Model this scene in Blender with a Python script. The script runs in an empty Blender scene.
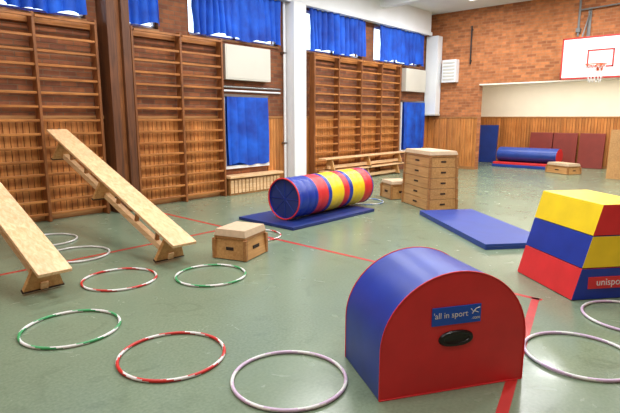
import bpy, math, random
from mathutils import Vector, Matrix
random.seed(4)
sc=bpy.context.scene
sc.view_settings.view_transform='Standard'
try: sc.view_settings.look='None'
except: pass
sc.view_settings.exposure=0.0

def lin(c):
    r=[]
    for x in c[:3]:
        x=x/255.0
        r.append(x/12.92 if x<=.04045 else ((x+.055)/1.055)**2.4)
    return (*r,1)

# ------------------------------------------------------------ materials
def newmat(n):
    m=bpy.data.materials.new(n);m.use_nodes=True
    nt=m.node_tree
    return m,nt,nt.nodes['Principled BSDF']
def simple(n,c,rough=.5,var=.08,scale=6,bump=0.0,metal=0,spec=.5,c2=None):
    m,nt,b=newmat(n)
    tc=nt.nodes.new('ShaderNodeTexCoord');no=nt.nodes.new('ShaderNodeTexNoise')
    no.inputs['Scale'].default_value=scale;no.inputs['Detail'].default_value=4
    nt.links.new(tc.outputs['Object'],no.inputs['Vector'])
    cr=nt.nodes.new('ShaderNodeValToRGB')
    a=lin(c);cr.color_ramp.elements[0].position=.3;cr.color_ramp.elements[1].position=.7
    if c2: d=lin(c2)
    else: d=tuple(min(1,x*(1+var)) for x in a[:3])+(1,)
    cr.color_ramp.elements[0].color=tuple(x*(1-var) for x in a[:3])+(1,) if not c2 else a
    cr.color_ramp.elements[1].color=d
    nt.links.new(no.outputs['Fac'],cr.inputs[0]);nt.links.new(cr.outputs[0],b.inputs['Base Color'])
    b.inputs['Roughness'].default_value=rough;b.inputs['Metallic'].default_value=metal
    b.inputs['Specular IOR Level'].default_value=spec
    if bump:
        bp=nt.nodes.new('ShaderNodeBump');bp.inputs['Strength'].default_value=bump;bp.inputs['Distance'].default_value=.01
        nt.links.new(no.outputs['Fac'],bp.inputs['Height']);nt.links.new(bp.outputs[0],b.inputs['Normal'])
    return m
def wood(n,c1,c2,axis='X',rough=.4,sc_=1.0,board=None,worn=.15):
    m,nt,b=newmat(n)
    tc=nt.nodes.new('ShaderNodeTexCoord');mp=nt.nodes.new('ShaderNodeMapping')
    s={'X':(1.2,22,22),'Y':(22,1.2,22),'Z':(22,22,1.2)}[axis]
    mp.inputs['Scale'].default_value=[k*sc_ for k in s]
    no=nt.nodes.new('ShaderNodeTexNoise');no.inputs['Scale'].default_value=1.6;no.inputs['Detail'].default_value=5;no.inputs['Distortion'].default_value=.6
    nt.links.new(tc.outputs['Object'],mp.inputs[0]);nt.links.new(mp.outputs[0],no.inputs['Vector'])
    cr=nt.nodes.new('ShaderNodeValToRGB');cr.color_ramp.elements[0].position=.32;cr.color_ramp.elements[1].position=.68
    cr.color_ramp.elements[0].color=lin(c1);cr.color_ramp.elements[1].color=lin(c2)
    nt.links.new(no.outputs['Fac'],cr.inputs[0])
    out=cr.outputs[0]
    nw=nt.nodes.new('ShaderNodeTexNoise');nw.inputs['Scale'].default_value=2.6;nw.inputs['Detail'].default_value=3
    nt.links.new(tc.outputs['Object'],nw.inputs['Vector'])
    mw=nt.nodes.new('ShaderNodeMapRange');mw.inputs['From Min'].default_value=.3;mw.inputs['From Max'].default_value=.7
    mw.inputs['To Min'].default_value=1-worn;mw.inputs['To Max'].default_value=1+worn*.6
    nt.links.new(nw.outputs['Fac'],mw.inputs['Value'])
    v=nt.nodes.new('ShaderNodeVectorMath');v.operation='SCALE';nt.links.new(out,v.inputs[0]);nt.links.new(mw.outputs[0],v.inputs['Scale']);out=v.outputs[0]
    if board:
        sep=nt.nodes.new('ShaderNodeSeparateXYZ');nt.links.new(tc.outputs['Object'],sep.inputs[0])
        ad=nt.nodes.new('ShaderNodeMath');ad.operation='ADD';nt.links.new(sep.outputs[0],ad.inputs[0]);nt.links.new(sep.outputs[1],ad.inputs[1])
        dv=nt.nodes.new('ShaderNodeMath');dv.operation='DIVIDE';dv.inputs[1].default_value=board;nt.links.new(ad.outputs[0],dv.inputs[0])
        fl=nt.nodes.new('ShaderNodeMath');fl.operation='FLOOR';nt.links.new(dv.outputs[0],fl.inputs[0])
        wn=nt.nodes.new('ShaderNodeTexWhiteNoise');wn.noise_dimensions='1D';nt.links.new(fl.outputs[0],wn.inputs['W'])
        mr=nt.nodes.new('ShaderNodeMapRange');mr.inputs['To Min'].default_value=.76;mr.inputs['To Max'].default_value=1.12
        nt.links.new(wn.outputs['Value'],mr.inputs['Value'])
        mx=nt.nodes.new('ShaderNodeVectorMath');mx.operation='SCALE'
        nt.links.new(out,mx.inputs[0]);nt.links.new(mr.outputs[0],mx.inputs['Scale']);out=mx.outputs[0]
    nt.links.new(out,b.inputs['Base Color']);b.inputs['Roughness'].default_value=rough
    return m
def brick(n,axis,c1,c2,mort):
    m,nt,b=newmat(n)
    tc=nt.nodes.new('ShaderNodeTexCoord');sp=nt.nodes.new('ShaderNodeSeparateXYZ');cb=nt.nodes.new('ShaderNodeCombineXYZ')
    nt.links.new(tc.outputs['Object'],sp.inputs[0]);nt.links.new(sp.outputs[0 if axis=='x' else 1],cb.inputs[0]);nt.links.new(sp.outputs[2],cb.inputs[1])
    br=nt.nodes.new('ShaderNodeTexBrick');nt.links.new(cb.outputs[0],br.inputs['Vector'])
    br.inputs['Scale'].default_value=1;br.inputs['Brick Width'].default_value=.25;br.inputs['Row Height'].default_value=.08
    br.inputs['Mortar Size'].default_value=.008;br.inputs['Color1'].default_value=lin(c1);br.inputs['Color2'].default_value=lin(c2);br.inputs['Mortar'].default_value=lin(mort)
    nz=nt.nodes.new('ShaderNodeTexNoise');nz.inputs['Scale'].default_value=7;nz.inputs['Detail'].default_value=3;nt.links.new(tc.outputs['Object'],nz.inputs['Vector'])
    mr=nt.nodes.new('ShaderNodeMapRange');mr.inputs['From Min'].default_value=.3;mr.inputs['From Max'].default_value=.7;mr.inputs['To Min'].default_value=.8;mr.inputs['To Max'].default_value=1.15
    nt.links.new(nz.outputs['Fac'],mr.inputs['Value'])
    v=nt.nodes.new('ShaderNodeVectorMath');v.operation='SCALE';nt.links.new(br.outputs['Color'],v.inputs[0]);nt.links.new(mr.outputs[0],v.inputs['Scale'])
    nt.links.new(v.outputs[0],b.inputs['Base Color']);b.inputs['Roughness'].default_value=.8
    bp=nt.nodes.new('ShaderNodeBump');bp.inputs['Strength'].default_value=.5;bp.inputs['Distance'].default_value=.01;bp.invert=True
    nt.links.new(br.outputs['Fac'],bp.inputs['Height']);nt.links.new(bp.outputs[0],b.inputs['Normal'])
    return m
M={}
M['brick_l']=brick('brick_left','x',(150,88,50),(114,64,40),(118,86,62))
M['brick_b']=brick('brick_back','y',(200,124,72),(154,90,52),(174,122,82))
M['wains']=wood('wainscot_pine',(186,112,52),(214,144,78),'Z',.45,board=.09)
M['wains_dk']=simple('wainscot_gap',(70,38,18),.8)
M['bars']=wood('bar_wood',(150,90,44),(196,130,70),'X',.35,worn=.3)
M['post']=wood('bar_post_wood',(118,68,34),(156,98,52),'Z',.45,worn=.25)
M['pillar']=wood('pillar_wood',(78,44,22),(114,68,38),'Z',.5)
M['benchw']=wood('bench_pine',(222,174,122),(246,210,166),'X',.3,worn=.1)
M['boxw']=wood('box_wood',(180,128,74),(206,158,100),'X',.4)
M['boxw2']=wood('box_wood_edge',(152,100,54),(182,130,78),'X',.45)
M['suede']=simple('suede_pad',(196,170,140),.8,.08,20,.1)
M['white']=simple('white_paint',(232,234,236),.6,.03,2)
M['beige']=simple('beige_panel',(208,204,192),.6,.03,2)
M['cream']=simple('recess_white',(246,238,220),.7,.03,2)
M['ceil']=simple('ceiling_paint',(230,233,235),.8,.03,2)
M['blue_vinyl']=simple('blue_vinyl',(24,54,156),.38,.12,5,.05)
M['blue_mat']=simple('blue_mat_vinyl',(32,66,152),.4,.1,5,.05)
M['navy']=simple('navy_mat_vinyl',(26,46,112),.45,.1,5)
M['red_vinyl']=simple('red_vinyl',(218,46,50),.42,.08,5,.05)
M['yellow_vinyl']=simple('yellow_vinyl',(246,212,34),.38,.06,5,.05)
M['maroon']=simple('maroon_mat',(132,50,40),.5,.1,4)
M['black']=simple('black_plastic',(12,12,14),.35)
M['dark']=simple('dark_hole',(50,34,22),.9)
M['steel']=simple('steel',(150,150,150),.35,metal=1)
M['grey']=simple('grey_paint',(120,120,118),.5)
M['hw']=simple('hoop_white',(230,228,226),.35)
M['hr']=simple('hoop_red',(200,46,38),.35)
M['hg']=simple('hoop_green',(64,156,96),.35)
M['hl']=simple('hoop_lilac',(206,180,206),.35)
M['hs']=simple('hoop_grey',(200,196,192),.35)
M['hb']=simple('hoop_blue',(110,140,190),.35)
M['line_red']=simple('line_red',(184,46,40),.35,.14,6)
M['sign_blue']=simple('sign_blue',(14,82,196),.4)
M['orange']=simple('ring_orange',(216,84,30),.4)
M['net']=simple('net_white',(225,220,215),.8)
M['glassboard']=simple('backboard_white',(240,238,236),.4,.02)
M['curtain']=simple('curtain_blue',(2,54,158),.75,.1,3,0,c2=(8,92,214))
# floor
m,nt,b=newmat('linoleum_green')
tc=nt.nodes.new('ShaderNodeTexCoord')
n1=nt.nodes.new('ShaderNodeTexNoise');n1.inputs['Scale'].default_value=50;n1.inputs['Detail'].default_value=3
n2=nt.nodes.new('ShaderNodeTexNoise');n2.inputs['Scale'].default_value=.9;n2.inputs['Detail'].default_value=7
n4=nt.nodes.new('ShaderNodeTexNoise');n4.inputs['Scale'].default_value=3.2;n4.inputs['Detail'].default_value=8;n4.inputs['Distortion'].default_value=1.5
for q in (n1,n2,n4): nt.links.new(tc.outputs['Object'],q.inputs['Vector'])
c1=nt.nodes.new('ShaderNodeValToRGB');c1.color_ramp.elements[0].position=.3;c1.color_ramp.elements[1].position=.7
c1.color_ramp.elements[0].color=lin((112,128,104));c1.color_ramp.elements[1].color=lin((125,140,116))
def mulby(col,noise,a,bb,f0=.3,f1=.7):
    mr=nt.nodes.new('ShaderNodeMapRange');mr.inputs['From Min'].default_value=f0;mr.inputs['From Max'].default_value=f1
    mr.inputs['To Min'].default_value=a;mr.inputs['To Max'].default_value=bb;nt.links.new(noise.outputs['Fac'],mr.inputs['Value'])
    v=nt.nodes.new('ShaderNodeVectorMath');v.operation='SCALE';nt.links.new(col,v.inputs[0]);nt.links.new(mr.outputs[0],v.inputs['Scale']);return v.outputs[0]
nt.links.new(n1.outputs['Fac'],c1.inputs[0])
o=mulby(c1.outputs[0],n2,.92,1.05);o=mulby(o,n4,.88,1.0,.3,.42)
nt.links.new(o,b.inputs['Base Color'])
rr=nt.nodes.new('ShaderNodeMapRange');rr.inputs['To Min'].default_value=.14;rr.inputs['To Max'].default_value=.34;nt.links.new(n4.outputs['Fac'],rr.inputs['Value']);nt.links.new(rr.outputs[0],b.inputs['Roughness'])
b.inputs['Specular IOR Level'].default_value=.5
bp=nt.nodes.new('ShaderNodeBump');bp.inputs['Strength'].default_value=.06;bp.inputs['Distance'].default_value=.01
n3=nt.nodes.new('ShaderNodeTexNoise');n3.inputs['Scale'].default_value=6;nt.links.new(tc.outputs['Object'],n3.inputs['Vector'])
nt.links.new(n3.outputs['Fac'],bp.inputs['Height']);nt.links.new(bp.outputs[0],b.inputs['Normal'])
M['floor']=m
m,nt,b=newmat('window_glass');b.inputs['Base Color'].default_value=(.9,.95,1,1);b.inputs['Roughness'].default_value=.05
b.inputs['Transmission Weight'].default_value=1;M['glass']=m
m,nt,b=newmat('lamp_diffuser');b.inputs['Emission Color'].default_value=(1,.97,.9,1);b.inputs['Emission Strength'].default_value=4
M['lamp']=m

# ------------------------------------------------------------ mesh builder
class MB:
    def __init__(s): s.v=[];s.f=[];s.m=[];s.sm=[];s.mats=[]
    def mi(s,k):
        if k not in s.mats: s.mats.append(k)
        return s.mats.index(k)
    def add(s,vs,fs,k,T=None,smooth=False):
        o=len(s.v)
        for q in vs:
            q=Vector(q)
            if T is not None: q=T@q
            s.v.append(q)
        for j,f in enumerate(fs):
            s.f.append([o+i for i in f]);s.m.append(s.mi(k[j] if isinstance(k,list) else k));s.sm.append(smooth)
    def box(s,a,b,k,T=None):
        x0,y0,z0=[min(a[i],b[i]) for i in range(3)];x1,y1,z1=[max(a[i],b[i]) for i in range(3)]
        vs=[(x0,y0,z0),(x1,y0,z0),(x1,y1,z0),(x0,y1,z0),(x0,y0,z1),(x1,y0,z1),(x1,y1,z1),(x0,y1,z1)]
        s.add(vs,[(0,3,2,1),(4,5,6,7),(0,1,5,4),(1,2,6,5),(2,3,7,6),(3,0,4,7)],k,T)
    def frus(s,z0,z1,a0,a1,k,T=None):
        vs=[]
        for z,(hx,hy) in ((z0,a0),(z1,a1)): vs+=[(-hx,-hy,z),(hx,-hy,z),(hx,hy,z),(-hx,hy,z)]
        s.add(vs,[(0,3,2,1),(4,5,6,7),(0,1,5,4),(1,2,6,5),(2,3,7,6),(3,0,4,7)],k,T)
    def cyl(s,p0,p1,r,k,n=12,T=None,cap=True,r2=None):
        p0=Vector(p0);p1=Vector(p1);d=(p1-p0).normalized();q=d.to_track_quat('Z','Y').to_matrix()
        vs=[];r2=r if r2 is None else r2
        for p,rr in ((p0,r),(p1,r2)):
            for i in range(n):
                a=2*math.pi*i/n;vs.append(p+q@Vector((rr*math.cos(a),rr*math.sin(a),0)))
        s.add(vs,[(i,(i+1)%n,n+(i+1)%n,n+i) for i in range(n)],k,T,True)
        if cap: s.add(vs,[list(range(n))[::-1],list(range(n,2*n))],k,T,False)
    def prism(s,prof,y0,y1,kside,kcap,T=None,smooth=False):
        n=len(prof);vs=[(x,y0,z) for x,z in prof]+[(x,y1,z) for x,z in prof]
        s.add(vs,[(i,(i+1)%n,n+(i+1)%n,n+i) for i in range(n)],kside,T,smooth)
        s.add(vs,[list(range(n))[::-1],list(range(n,2*n))],kcap,T,False)
    def build(s,name,loc=(0,0,0),rz=0,bevel=0,seg=2):
        me=bpy.data.meshes.new(name);me.from_pydata([tuple(q) for q in s.v],[],s.f)
        for k in s.mats: me.materials.append(M[k])
        for i,p in enumerate(me.polygons): p.material_index=s.m[i];p.use_smooth=s.sm[i]
        me.validate();me.update()
        import bmesh
        bm=bmesh.new();bm.from_mesh(me);bmesh.ops.recalc_face_normals(bm,faces=bm.faces);bm.to_mesh(me);bm.free()
        ob=bpy.data.objects.new(name,me);bpy.context.collection.objects.link(ob)
        ob.location=loc;ob.rotation_euler=(0,0,math.radians(rz))
        if bevel:
            md=ob.modifiers.new('bevel','BEVEL');md.width=bevel;md.segments=seg;md.limit_method='ANGLE';md.angle_limit=math.radians(40)
        return ob

# ------------------------------------------------------------ room
XB,YL,YR,XF,H=15.0,8.3,-1.7,-3.0,4.8
b=MB();b.box((XF-.2,YR-.2,-.1),(18.2,YL+.2,0),'floor');b.build('floor')
b=MB();b.box((XF-.2,YR-.2,H),(XB+.25,YL+.25,H+.1),'ceil')
for x in (8.5,11.9): b.box((x-.12,YR,H-.28),(x+.12,YL,H),'ceil')
b.build('ceiling')
wins=[(1.2,3.85),(4.45,5.15),(5.8,8.16),(9.02,11.3),(11.84,14.35)]
WZ0,WZ1=3.15,4.1
b=MB();b.box((XF-.2,YL,0),(18.2,YL+.25,WZ0),'brick_l');b.box((XF-.2,YL,WZ1),(18.2,YL+.25,H),'brick_l')
e=[XF-.2]+[q for w in wins for q in w]+[18.2]
for i in range(0,len(e),2): b.box((e[i],YL,WZ0),(e[i+1],YL+.25,WZ1),'brick_l')
b.build('wall_left')
b=MB();b.box((XF,YL-.22,4.13),(14.6,YL-.002,H-.002),'white');b.box((XF,YL-.27,4.10),(14.6,YL-.22,4.2),'white');b.build('trim_1')
b=MB();b.box((XB,6.6,0),(XB+.25,YL,H),'brick_b');b.box((XB,YR,2.6),(XB+.25,6.6,H),'brick_b')
b.box((XB,YR,0),(XB+.25,-.2,2.6),'brick_b');b.build('wall_back')
b=MB();b.box((XB+.002,-.2,2.56),(XB+.25,6.6,2.6),'cream');b.build('trim_2')
b=MB();b.box((18,YR,0),(18.2,YL,2.9),'cream');b.build('wall_recess')
b=MB();b.box((XB+.25,YR,2.9),(18,YL,3.0),'cream');b.build('ceiling_recess')
b=MB();b.box((XB+.25,YL-.02,1.6),(18,YL,2.9),'cream');b.build('trim_3')
b=MB();b.box((XF-.2,YR-.2,0),(18.2,YR,H),'brick_l');b.build('wall_right')
b=MB();b.box((XF-.2,YR,0),(XF,YL,H),'brick_b');b.build('wall_front')
def wains(name,axis,c,a0,a1,h=1.58,skip=None):
    b=MB();x=a0
    t=.09
    if axis=='x': b.box((a0,c-.006,0),(a1,c-.001,h),'wains_dk')
    else: b.box((c-.006,a0,0),(c-.001,a1,h),'wains_dk')
    while x<a1-.01:
        e_=min(x+t-.010,a1)
        if axis=='x': b.box((x,c-.022,.08),(e_,c-.006,h),'wains')
        else: b.box((c-.022,x,.08),(c-.006,e_,h),'wains')
        x+=t
    if axis=='x':
        b.box((a0,c-.035,h),(a1,c-.001,h+.05),'boxw2');b.box((a0,c-.03,0),(a1,c-.006,.09),'boxw2')
    else:
        b.box((c-.035,a0,h),(c-.001,a1,h+.05),'boxw2');b.box((c-.03,a0,0),(c-.006,a1,.09),'boxw2')
    b.build(name)
wains('trim_4','x',YL,XF,6.5);wains('trim_5','x',YL,7.78,13.28);wains('trim_6','x',YL,14.64,15.0)
wains('trim_7','y',XB,6.6,YL-.04);wains('trim_8','y',18,YR,YL);wains('trim_9','x',YL,15.25,18)

# windows
def curtain(b,x0,x1,z0,z1,y,k='curtain',amp=.035,per=.13,seed=0):
    rnd=random.Random(seed);nx=int((x1-x0)/.012);nz=10;vs=[];fs=[]
    ph=[rnd.uniform(0,6.3) for _ in range(4)]
    for j in range(nz+1):
        t=j/nz
        for i in range(nx+1):
            x=x0+(x1-x0)*i/nx
            s_=math.sin(2*math.pi*x/per+ph[0]+1.6*math.sin(x*3.1+ph[1])+.5*t)
            w=(1-2*abs(s_)**.6)*amp*(1-.2*t)*(.75+.25*math.sin(x*2.3+ph[3]))+math.sin(x*2*math.pi/(per*2.7)+ph[2]+t)*amp*.4
            zz=z0+(z1-z0)*t
            if j==0: zz+=.03*math.sin(x*5+ph[3])+.02*math.sin(x*13)
            vs.append((x+.012*math.sin(t*4+x*9),y+w,zz))
    for j in range(nz):
        for i in range(nx):
            a=j*(nx+1)+i;fs.append((a,a+1,a+nx+2,a+nx+1))
    b.add(vs,fs,k,None,True)
for n,(x0,x1) in enumerate(wins):
    b=MB();y0=YL+.1;y1=YL+.16
    b.box((x0,y0,WZ0),(x1,y1,WZ0+.06),'white');b.box((x0,y0,WZ1-.06),(x1,y1,WZ1),'white')
    k=max(1,round((x1-x0)/1.15))
    for i in range(k+1):
        x=x0+(x1-x0)*i/k;b.box((max(x0,x-.035),y0,WZ0),(min(x1,x+.035),y1,WZ1),'white')
    b.box((x0,YL+.12,WZ0),(x1,YL+.13,WZ1),'glass')
    b.box((x0,YL-.03,WZ0-.04),(x1,YL+.1,WZ0-.001),'boxw2')
    b.build(f'window_{n+1}')
    b=MB();curtain(b,x0+.04,x1-.04,WZ0+.03,WZ1+.0,YL-.13,seed=n,amp=.06,per=.36)
    b.cyl((x0+.02,YL-.12,WZ1-.01),(x1-.02,YL-.12,WZ1-.01),.012,'steel')
    b.build('window_curtain')
b=MB();b.box((8.34,7.98,0),(8.74,8.29,4.12),'white');b.box((8.34,7.98,4.12),(8.74,8.06,H-.01),'white');b.build('white_pillar',bevel=.01)
b=MB()
b.cyl((8.25,8.2,0),(8.25,8.2,4.1),.03,'white');b.box((8.21,8.17,1.0),(8.29,8.29,1.04),'steel');b.box((8.21,8.17,3.0),(8.29,8.29,3.04),'steel')
b.build('heating_pipe')
b=MB();b.box((4.02,7.95,0),(4.16,8.29,4.12),'pillar');b.box((4.16,8.0,0),(4.26,8.29,4.12),'post');b.box((4.26,7.93,0),(4.40,8.29,4.12),'pillar')
b.build('wooden_pillar',bevel=.006)

# wall bars
def wallbars(xs):
    b=MB();y0,y1=8.09,8.265;TOP=3.12
    for x in xs:
        b.box((x-.022,y0,0),(x+.022,y1,TOP),'post')
    for i in range(len(xs)-1):
        for k in range(15):
            z=.12+k*.205
            if k==14: z=TOP-.06
            yy=y0+.035 if k!=14 else y0-.01
            b.box((xs[i]+.02,yy-.016,z-.02),(xs[i+1]-.02,yy+.016,z+.02),'bars')
        b.box((xs[i]+.02,y1-.03,TOP-.14),(xs[i+1]-.02,y1,TOP-.05),'bars')
    b.build('wall_bars',bevel=.006,seg=1)
wallbars([.1,1.06,2.02,2.97,3.9]);wallbars([4.52,5.47,6.41]);wallbars([9.17,10.1,11.05,12.0,12.95])

for (x0,x1,z0,z1) in ((6.53,7.76,2.36,3.04),(13.33,14.5,2.38,3.05)):
    b=MB();b.box((x0,8.14,z0),(x1,8.295,z1),'beige');b.box((x0+.03,8.135,z0+.03),(x1-.03,8.14,z1-.03),'beige')
    b.build('wall_vent_panel',bevel=.008)
for i,(x0,x1,z0,z1) in enumerate(((6.57,7.72,.6,2.02),(13.34,14.58,.62,2.06))):
    b=MB()
    b.box((x0-.04,8.22,z0-.06),(x1+.04,8.29,z0-.0),'white')
    b.box((x0-.04,8.25,z0),(x0-.0,8.29,z1),'white');b.box((x1,8.25,z0),(x1+.04,8.29,z1),'white')
    b.box((x0,8.27,z0),(x1,8.29,z1),'curtain')
    curtain(b,x0,x1,z0+.02,z1,8.2,amp=.025,per=.6,seed=20+i)
    b.box((x0-.04,8.22,z1),(x1+.04,8.29,z1+.05),'steel')
    b.build('niche_curtain')
b=MB();b.box((6.5,8.08,0),(7.95,8.27,.36),'boxw2')
for k in range(14): b.box((6.52+k*.102,8.065,.04),(6.60+k*.102,8.08,.32),'benchw')
b.box((6.46,8.0,.36),(7.99,8.29,.41),'benchw');b.build('radiator_cover',bevel=.005)
b=MB();b.cyl((6.5,8.26,2.14),(8.16,8.26,2.14),.02,'white');b.cyl((6.5,8.26,2.22),(8.16,8.26,2.22),.02,'steel');b.build('wall_pipe')

b=MB();b.box((14.66,7.86,1.68),(14.96,8.26,4.1),'white');b.box((14.64,7.84,1.66),(14.965,8.265,1.72),'beige');b.build('corner_duct',bevel=.01)
b=MB();b.box((14.78,7.28,2.68),(14.995,7.75,3.36),'white')
for k in range(6): b.box((14.77,7.32,2.74+k*.1),(14.78,7.71,2.79+k*.1),'beige')
b.build('wall_vent_box',bevel=.01)  # white AC vent box with louvre slats
b=MB();b.cyl((14.93,6.9,3.2),(14.93,6.9,4.3),.022,'black');b.cyl((14.93,6.9,3.3),(14.999,6.9,3.3),.02,'black');b.cyl((14.93,6.9,4.2),(14.999,6.9,4.2),.02,'black');b.build('wall_rail_pipe')

# basketball hoop
b=MB();bx=14.25;yc=3.22
b.box((bx,yc-.9,2.56),(bx+.04,yc+.9,3.58),'glassboard')
for a in ((yc-.9,2.56,yc+.9,2.60),(yc-.9,3.54,yc+.9,3.58),(yc-.9,2.56,yc-.86,3.58),(yc+.86,2.56,yc+.9,3.58),
          (yc-.3,2.82,yc+.3,2.86),(yc-.3,3.22,yc+.3,3.26),(yc-.3,2.82,yc-.26,3.26),(yc+.26,2.82,yc+.3,3.26)):
    b.box((bx-.004,a[0],a[1]),(bx,a[2],a[3]),'line_red')
cx=bx-.15-.225;zr=2.86;n=32
ringv=[(cx+.225*math.cos(2*math.pi*i/n),yc+.225*math.sin(2*math.pi*i/n),zr) for i in range(n)]
for i in range(n): b.cyl(ringv[i],ringv[(i+1)%n],.012,'orange',8,cap=False)
b.box((bx-.16,yc-.06,zr-.02),(bx,yc+.06,zr+.01),'orange');b.box((bx-.012,yc-.08,zr-.12),(bx-.004,yc+.08,zr+.04),'orange')
def rg(a,t): 
    r=.22-.09*t;return (cx+r*math.cos(a),yc+r*math.sin(a),zr-.42*t)
for i in range(12):
    for s in (1,-1):
        for j in range(4):
            a=2*math.pi*i/12;st=math.pi/12
            b.cyl(rg(a+s*st*j,j/4),rg(a+s*st*(j+1),(j+1)/4),.005,'net',5,cap=False)
for y in (yc-.5,yc+.5):
    for z in (2.8,3.45):
        b.cyl((bx+.04,y,z),(14.98,y,z),.022,'grey',8)
    b.cyl((bx+.04,y,3.45),(14.98,y,4.3),.018,'grey',8);b.box((14.96,y-.04,2.7),(14.99,y+.04,4.4),'grey')
b.build('basketball_hoop')
b=MB();b.cyl((14.9,3.95,3.7),(14.9,3.95,4.79),.03,'grey',8);b.cyl((14.9,3.95,4.35),(14.9,1.6,4.45),.02,'grey',8);b.box((14.85,3.9,3.8),(14.999,4.0,3.9),'grey');b.build('hoop_winch_pipe')

# ------------------------------------------------------------ floor lines
w=.025;z=.0012
b=MB();b.box((4.53-w,1.3,0.0005),(4.53+w,7.9,z),'line_red');b.build('court_line')
b=MB();p0=Vector((4.55,1.36,0));p1=Vector((2.3,.83,0));d=(p1-p0).normalized();nn=Vector((-d.y,d.x,0))*.032
b.add([p0+nn+Vector((0,0,z)),p0-nn+Vector((0,0,z)),p1-nn+Vector((0,0,z)),p1+nn+Vector((0,0,z))],[(0,1,2,3)],'line_red');b.build('court_line')
b=MB();b.box((-2.5,5.69-w,.0005),(4.5,5.69+w,z),'line_red');b.build('court_line')

# ------------------------------------------------------------ dome block
def dome():
    b=MB();W,D,Hh=.957,.56,.73;s=Hh-.44
    prof=[(-W/2,0),(W/2,0)]
    N=28
    for i in range(N+1):
        a=math.pi*i/N;prof.append((W/2*math.cos(a),s+(Hh-s)*math.sin(a)))
    b.prism(prof,0,D,'blue_vinyl','red_vinyl',None,True)
    for y in (-.002,D+.002):
        P=[(x,y,z) for x,z in prof]
        for i in range(len(P)): b.cyl(P[i],P[(i+1)%len(P)],.005,'red_vinyl',6,cap=False)
    b.box((-.165,-.008,.415),(.155,-.001,.525),'sign_blue')
    V=[]
    for y,sx,sz in ((-.001,.115,.05),(-.014,.108,.044),(-.014,.085,.028),(-.006,.08,.024)):
        for i in range(24):
            a=2*math.pi*i/24;V.append((.0+sx*math.copysign(abs(math.cos(a))**.8,math.cos(a)),y,.325+sz*math.sin(a)))
    F=[]
    for q in range(3):
        for i in range(24): F.append((q*24+i,q*24+(i+1)%24,(q+1)*24+(i+1)%24,(q+1)*24+i))
    F.append([72+i for i in range(24)])
    b.add(V,F,'black',None,True)
    for (p,q) in (((.095,.47),(.12,.50)),((.12,.50),(.145,.505)),((.11,.485),(.135,.475)),((.10,.485),(.085,.50))):
        b.cyl((p[0],-.0095,p[1]),(q[0],-.0095,q[1]),.003,'hw',6)
    return b.build('soft_play_arch_block',(2.615,1.205,0.003),math.degrees(math.atan2(-.51,.81)),bevel=.012)
dm=dome()
def text(body,size,parent,loc,rot,mat,name):
    t=bpy.data.curves.new(name,'FONT');t.body=body;t.size=size;t.extrude=.0008;t.materials.append(M[mat]);t.align_x='CENTER';t.align_y='CENTER'
    o=bpy.data.objects.new(name,t);bpy.context.collection.objects.link(o);o.parent=parent;o.location=loc;o.rotation_euler=rot
    return o
text("'all in sport",.05,dm,(-.045,-.0095,.475),(math.pi/2,0,0),'hw','label_text')
text(".com",.028,dm,(.12,-.0095,.445),(math.pi/2,0,0),'hw','label_suffix')

# ------------------------------------------------------------ vault block (right)
u2=Vector((.776,-.63,0))
def vault():
    b=MB();L=.86;W0=.95;W1=.5;HH=.86
    tiers=[(0,.29,'red_vinyl','blue_vinyl'),(.29,.58,'blue_vinyl','yellow_vinyl'),(.58,HH,'yellow_vinyl','red_vinyl')]
    def wd(z): return (W0+(W1-W0)*z/HH)/2
    for z0,z1,ks,ke in tiers:
        g=.004
        prof=[(-wd(z0),z0+g),(wd(z0),z0+g),(wd(z1),z1-g),(-wd(z1),z1-g)]
        vs=[(x,0,z) for x,z in prof]+[(x,L,z) for x,z in prof]
        b.add(vs,[(0,1,2,3),(4,7,6,5),(0,4,5,1),(3,2,6,7),(0,3,7,4),(1,5,6,2)],[ke,ke,'blue_vinyl',ks,ks,ks])
    b.box((-.33,-.006,.10),(.2,-.001,.21),'red_vinyl')
    c=Vector((4.68,1.10,0))+u2*(W0/2)
    return b.build('foam_vaulting_block',(c.x,c.y,.002),math.degrees(math.atan2(u2.y,u2.x)),bevel=.018,seg=3)
vb=vault()
text('unisport',.09,vb,(-.1,-.008,.158),(math.pi/2,0,0),'hw','label_text')

# ------------------------------------------------------------ mats
def mat(name,c,sx,sy,t,rz,k='blue_mat',bev=.012):
    b=MB();b.box((-sx/2,-sy/2,0),(sx/2,sy/2,t),k)
    b.cyl((-sx/2+.02,-sy/2,t*.5),(sx/2-.02,-sy/2,t*.5),.004,'navy',6);b.cyl((-sx/2,-sy/2+.02,t*.5),(-sx/2,sy/2-.02,t*.5),.004,'navy',6)
    return b.build(name,c,rz,bevel=bev)
mat('gym_mat',(6.05,5.46,.001),2.02,1.2,.045,0,'navy')
l=Vector((.645,.764,0));s_=Vector((.764,-.645,0));cc=Vector((7.34,4.14,0))-l*1.15+s_*.46
mat('gym_mat',(cc.x,cc.y,.001),2.30,.92,.07,math.degrees(math.atan2(l.y,l.x)),'blue_mat')

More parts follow.
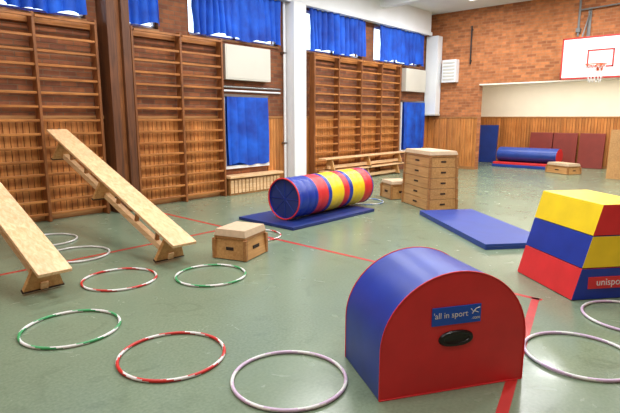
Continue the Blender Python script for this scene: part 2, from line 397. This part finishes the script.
# crawl tunnel
def tunnel():
    b=MB();L=2.05;R=.32;seg=[('blue_vinyl',0,.46),('red_vinyl',.46,.74),('blue_vinyl',.74,.82),('yellow_vinyl',.82,1.16),('red_vinyl',1.16,1.32),('blue_vinyl',1.32,1.42),('yellow_vinyl',1.42,1.78),('red_vinyl',1.78,2.05)]
    n=40
    for k,a,c in seg:
        m_=max(2,int((c-a)/.02))
        for wall,sg in ((0,1),(.012,-1)):
            vs=[];fs=[]
            for j in range(m_+1):
                x=a+(c-a)*j/m_;r=R-wall-.016*(1-abs(math.cos(math.pi*x/.16))**.6)
                for i in range(n):
                    t=2*math.pi*i/n;vs.append((x,r*math.cos(t),R+r*math.sin(t)))
            for j in range(m_):
                for i in range(n):
                    fs.append((j*n+i,j*n+(i+1)%n,(j+1)*n+(i+1)%n,(j+1)*n+i))
            b.add(vs,fs,k,None,True)
    for x in (0,L):
        for i in range(n):
            a0=2*math.pi*i/n;a1=2*math.pi*(i+1)/n;r=R-.006
            b.cyl((x,r*math.cos(a0),R+r*math.sin(a0)),(x,r*math.cos(a1),R+r*math.sin(a1)),.012,'red_vinyl' if x==0 else 'blue_vinyl',6,cap=False)
    vs=[(.03,0,R)]+[(.03,(R-.015)*math.cos(2*math.pi*i/n),R+(R-.015)*math.sin(2*math.pi*i/n)) for i in range(n)]
    b.add(vs,[(0,1+i,1+(i+1)%n) for i in range(n)],'navy')
    for i in range(0,n,5):
        a=2*math.pi*i/n;b.cyl((.026,0,R),(.026,(R-.02)*math.cos(a),R+(R-.02)*math.sin(a)),.004,'blue_vinyl',5)
    return b.build('play_tunnel',(5.33,5.34,.055),3)
tunnel()

# ------------------------------------------------------------ vault boxes
def plint(name,c,L,W,n,sh,rz,top=.12,taper=.03):
    b=MB();z=0;hx,hy=L/2,W/2
    dx=taper*2/n;dy=taper*2.4/n
    for i in range(n):
        g=.006
        a0=(hx-dx*i,hy-dy*i);a1=(hx-dx*(i+1),hy-dy*(i+1))
        b.frus(z+g,z+sh,a0,a1,'boxw')
        for sx in (-1,1):
            for sy in (-1,1):
                x=(a0[0]+a1[0])/2*sx;y=(a0[1]+a1[1])/2*sy
                b.box((x-.022*1,y-.022,z+g),(x+.022,y+.022,z+sh),'boxw2')
        hxm=(a0[0]+a1[0])/2+.002;hym=(a0[1]+a1[1])/2+.002
        if sh>.12:
            for s in (-1,1):
                b.box((s*hxm-.004,-.05,z+sh*.46),(s*hxm+.004,.05,z+sh*.62),'dark')
                b.box((-.07,s*hym-.006,z+sh*.46),(.07,s*hym+.006,z+sh*.62),'dark')
        z+=sh
    a=(hx-dx*n,hy-dy*n)
    b.frus(z,z+.03,(a[0]+.015,a[1]+.015),(a[0]+.015,a[1]+.015),'boxw2')
    b.frus(z+.03,z+.03+top*.6,(a[0]+.02,a[1]+.02),(a[0]-.0,a[1]-.0),'suede')
    return b.build(name,c,rz,bevel=.008)
plint('vaulting_box',(8.215,4.462,.001),.98,.56,5,.186,58,.11,.012)
plint('small_vaulting_box',(3.71,4.44,.001),.49,.44,1,.24,18,.13,.012)
plint('small_vaulting_box',(8.62,5.42,.001),.5,.45,1,.27,58,.1,.01)
plint('small_vaulting_box',(15.75,4.25,.001),.85,.5,1,.2,60,.12,.02)

# ------------------------------------------------------------ benches
def bench(name,c,L,W=.26,hh=.30,tilt=0,rz=0):
    b=MB()
    R=Matrix.Rotation(-tilt,4,'Y')
    b.box((0,-W/2,-.035),(L,W/2,0),'benchw',R)
    by=-hh-.0 if tilt else -hh+.02
    b.box((.22,-.035,by+.01),(L-.12,.035,by+.085),'benchw',R)
    if tilt:
        for k in range(6):
            x=.55+k*(L-.9)/5.5
            b.box((x-.02,-.022,by+.08),(x+.02,.022,-.034),'boxw2',R)
    for x in ((.3,L/2,L-.3) if tilt==0 else (.26,L*.52,L-.35)):
        b.prism([(-.5*W*.55,-.035),(.5*W*.55,-.035),(W*.62,-hh),(-W*.62,-hh)],-.022,.022,'boxw','boxw',R@Matrix.Translation((x,0,0))@Matrix.Rotation(math.pi/2,4,'Z'))
        b.box((x-.028,-W*.64,-hh-.006),(x+.028,W*.64,-hh+.012),'dark',R)
    b.box((L-.02,-.06,-.03),(L+.07,-.04,-.01),'steel',R);b.box((L-.02,.04,-.03),(L+.07,.06,-.01),'steel',R)
    return b.build(name,c,rz,bevel=.006)
def ramp(xl,xh):
    lo=Vector((xl,4.5,.265));hi=Vector((xh,8.0,1.46));d=hi-lo;L=d.length
    t=math.asin(d.z/L);rz=math.degrees(math.atan2(d.y,d.x))
    return bench('inclined_bench',lo,L-.1,.29,.335,t,rz)
ramp(2.99,3.10);ramp(1.65,1.70)
bench('gymnastics_bench',(9.2,7.85,.315),3.5,.26,.3,0,0)
bench('gymnastics_bench',(9.15,7.84,.63),3.65,.24,.3,0,0)

# ------------------------------------------------------------ hoops
def hoop(c,k1,k2,r=.35,rz=0,turns=7,fr=.6):
    b=MB();n=104;m_=8;t=.0115
    V=[]
    for i in range(n):
        a=2*math.pi*i/n
        for j in range(m_):
            q=2*math.pi*j/m_;V.append(((r+t*math.cos(q))*math.cos(a),(r+t*math.cos(q))*math.sin(a),t+t*math.sin(q)))
    ks=[];F=[]
    for i in range(n):
        for j in range(m_):
            F.append((i*m_+j,((i+1)%n)*m_+j,((i+1)%n)*m_+(j+1)%m_,i*m_+(j+1)%m_))
            ks.append(k1 if ((i*turns/n+j/m_)%1)<fr else k2)
    b.add(V,F,ks,None,True)
    b.build('gym_hoop',(c[0],c[1],.002),rz)
hoop((2.41,5.86),'hs','hw');hoop((2.45,6.85),'hs','hw')
hoop((2.29,4.62),'hr','hw',fr=.5);hoop((2.98,4.05),'hg','hw',fr=.5)
hoop((1.46,3.78),'hg','hw',fr=.5);hoop((1.73,2.82),'hr','hw',fr=.62)
hoop((2.04,2.01),'hl','hw');hoop((4.45,5.02),'hr','hw',fr=.4)
hoop((3.59,.76),'hl','hw');hoop((4.58,.63),'hl','hw');hoop((7.75,5.56),'hb','hw')

# ------------------------------------------------------------ recess things
def lean(name,y0,y1,h,k,x=17.95,t=.08,lean_=.12):
    b=MB();b.prism([(-lean_-t,0),(-lean_,0),(0,h),(-t,h)],y0,y1,k,k)
    return b.build(name,(x,0,.002),0,bevel=.012)
lean('leaning_gym_mat',7.08,8.0,1.33,'blue_mat')
for a in (3.68,4.47,5.22): lean('leaning_gym_mat',a,a+.72,1.1,'maroon')
b=MB();n=28
prof=[(.36*math.cos(2*math.pi*i/n),.24+.24*math.sin(2*math.pi*i/n)) for i in range(n)]
b.prism([(x,z+.15) for x,z in prof],-.95,.9,'blue_mat','red_vinyl',None,True)
b.box((-.5,-1.0,0),(.5,.98,.09),'blue_mat');b.box((-.48,-.98,.09),(.48,.96,.16),'red_vinyl')
b.build('rolled_gym_mat',(16.9,5.65,.002),0,bevel=.01)
b=MB();b.prism([(-.1,0),(.5,0),(.1,1.28),(0,1.28)],-.3,.3,'boxw','boxw2');b.box((.02,-.3,.5),(.3,-.302,.55),'dark');b.build('springboard',(15.15,2.7,.002),0,bevel=.01)

# ------------------------------------------------------------ lights
def area(name,loc,sx,sy,P,rot=(0,0,0),col=(.98,.99,1)):
    l=bpy.data.lights.new(name,'AREA');l.shape='RECTANGLE';l.size=sx;l.size_y=sy;l.energy=P;l.color=col
    o=bpy.data.objects.new(name,l);o.location=loc;o.rotation_euler=rot;bpy.context.collection.objects.link(o);return o
pw={0:62,3.6:80,7.0:94,10.3:102,12.9:106}
for x in (0,3.6,7.0,10.3,12.9):
    for y in (.6,3.4,6.2):
        b=MB();b.box((-.75,-.2,-.06),(.75,.2,0),'white');b.box((-.72,-.17,-.065),(.72,.17,-.06),'lamp');b.build('ceiling_lamp',(x,y,H-.001))
        area('ceiling_lamp_light',(x,y,H-.08),1.4,.34,pw[x])
area('recess_fill_light',(16.6,4,2.85),.4,6,150,col=(1,.95,.86))  # added fill light without a fixture, brightens the white recess wall
w=bpy.data.worlds.new('world');sc.world=w;w.use_nodes=True
bg=w.node_tree.nodes['Background'];bg.inputs[0].default_value=(.75,.87,1,1);bg.inputs[1].default_value=3.0

cam=bpy.data.cameras.new('camera');cam.sensor_width=36;cam.lens=500/620*36;cam.clip_start=.05
co=bpy.data.objects.new('camera',cam);co.location=(0,0,1.6)
co.rotation_euler=(math.radians(90)-math.atan(89/500),0,math.radians(-48))
bpy.context.collection.objects.link(co);sc.camera=co
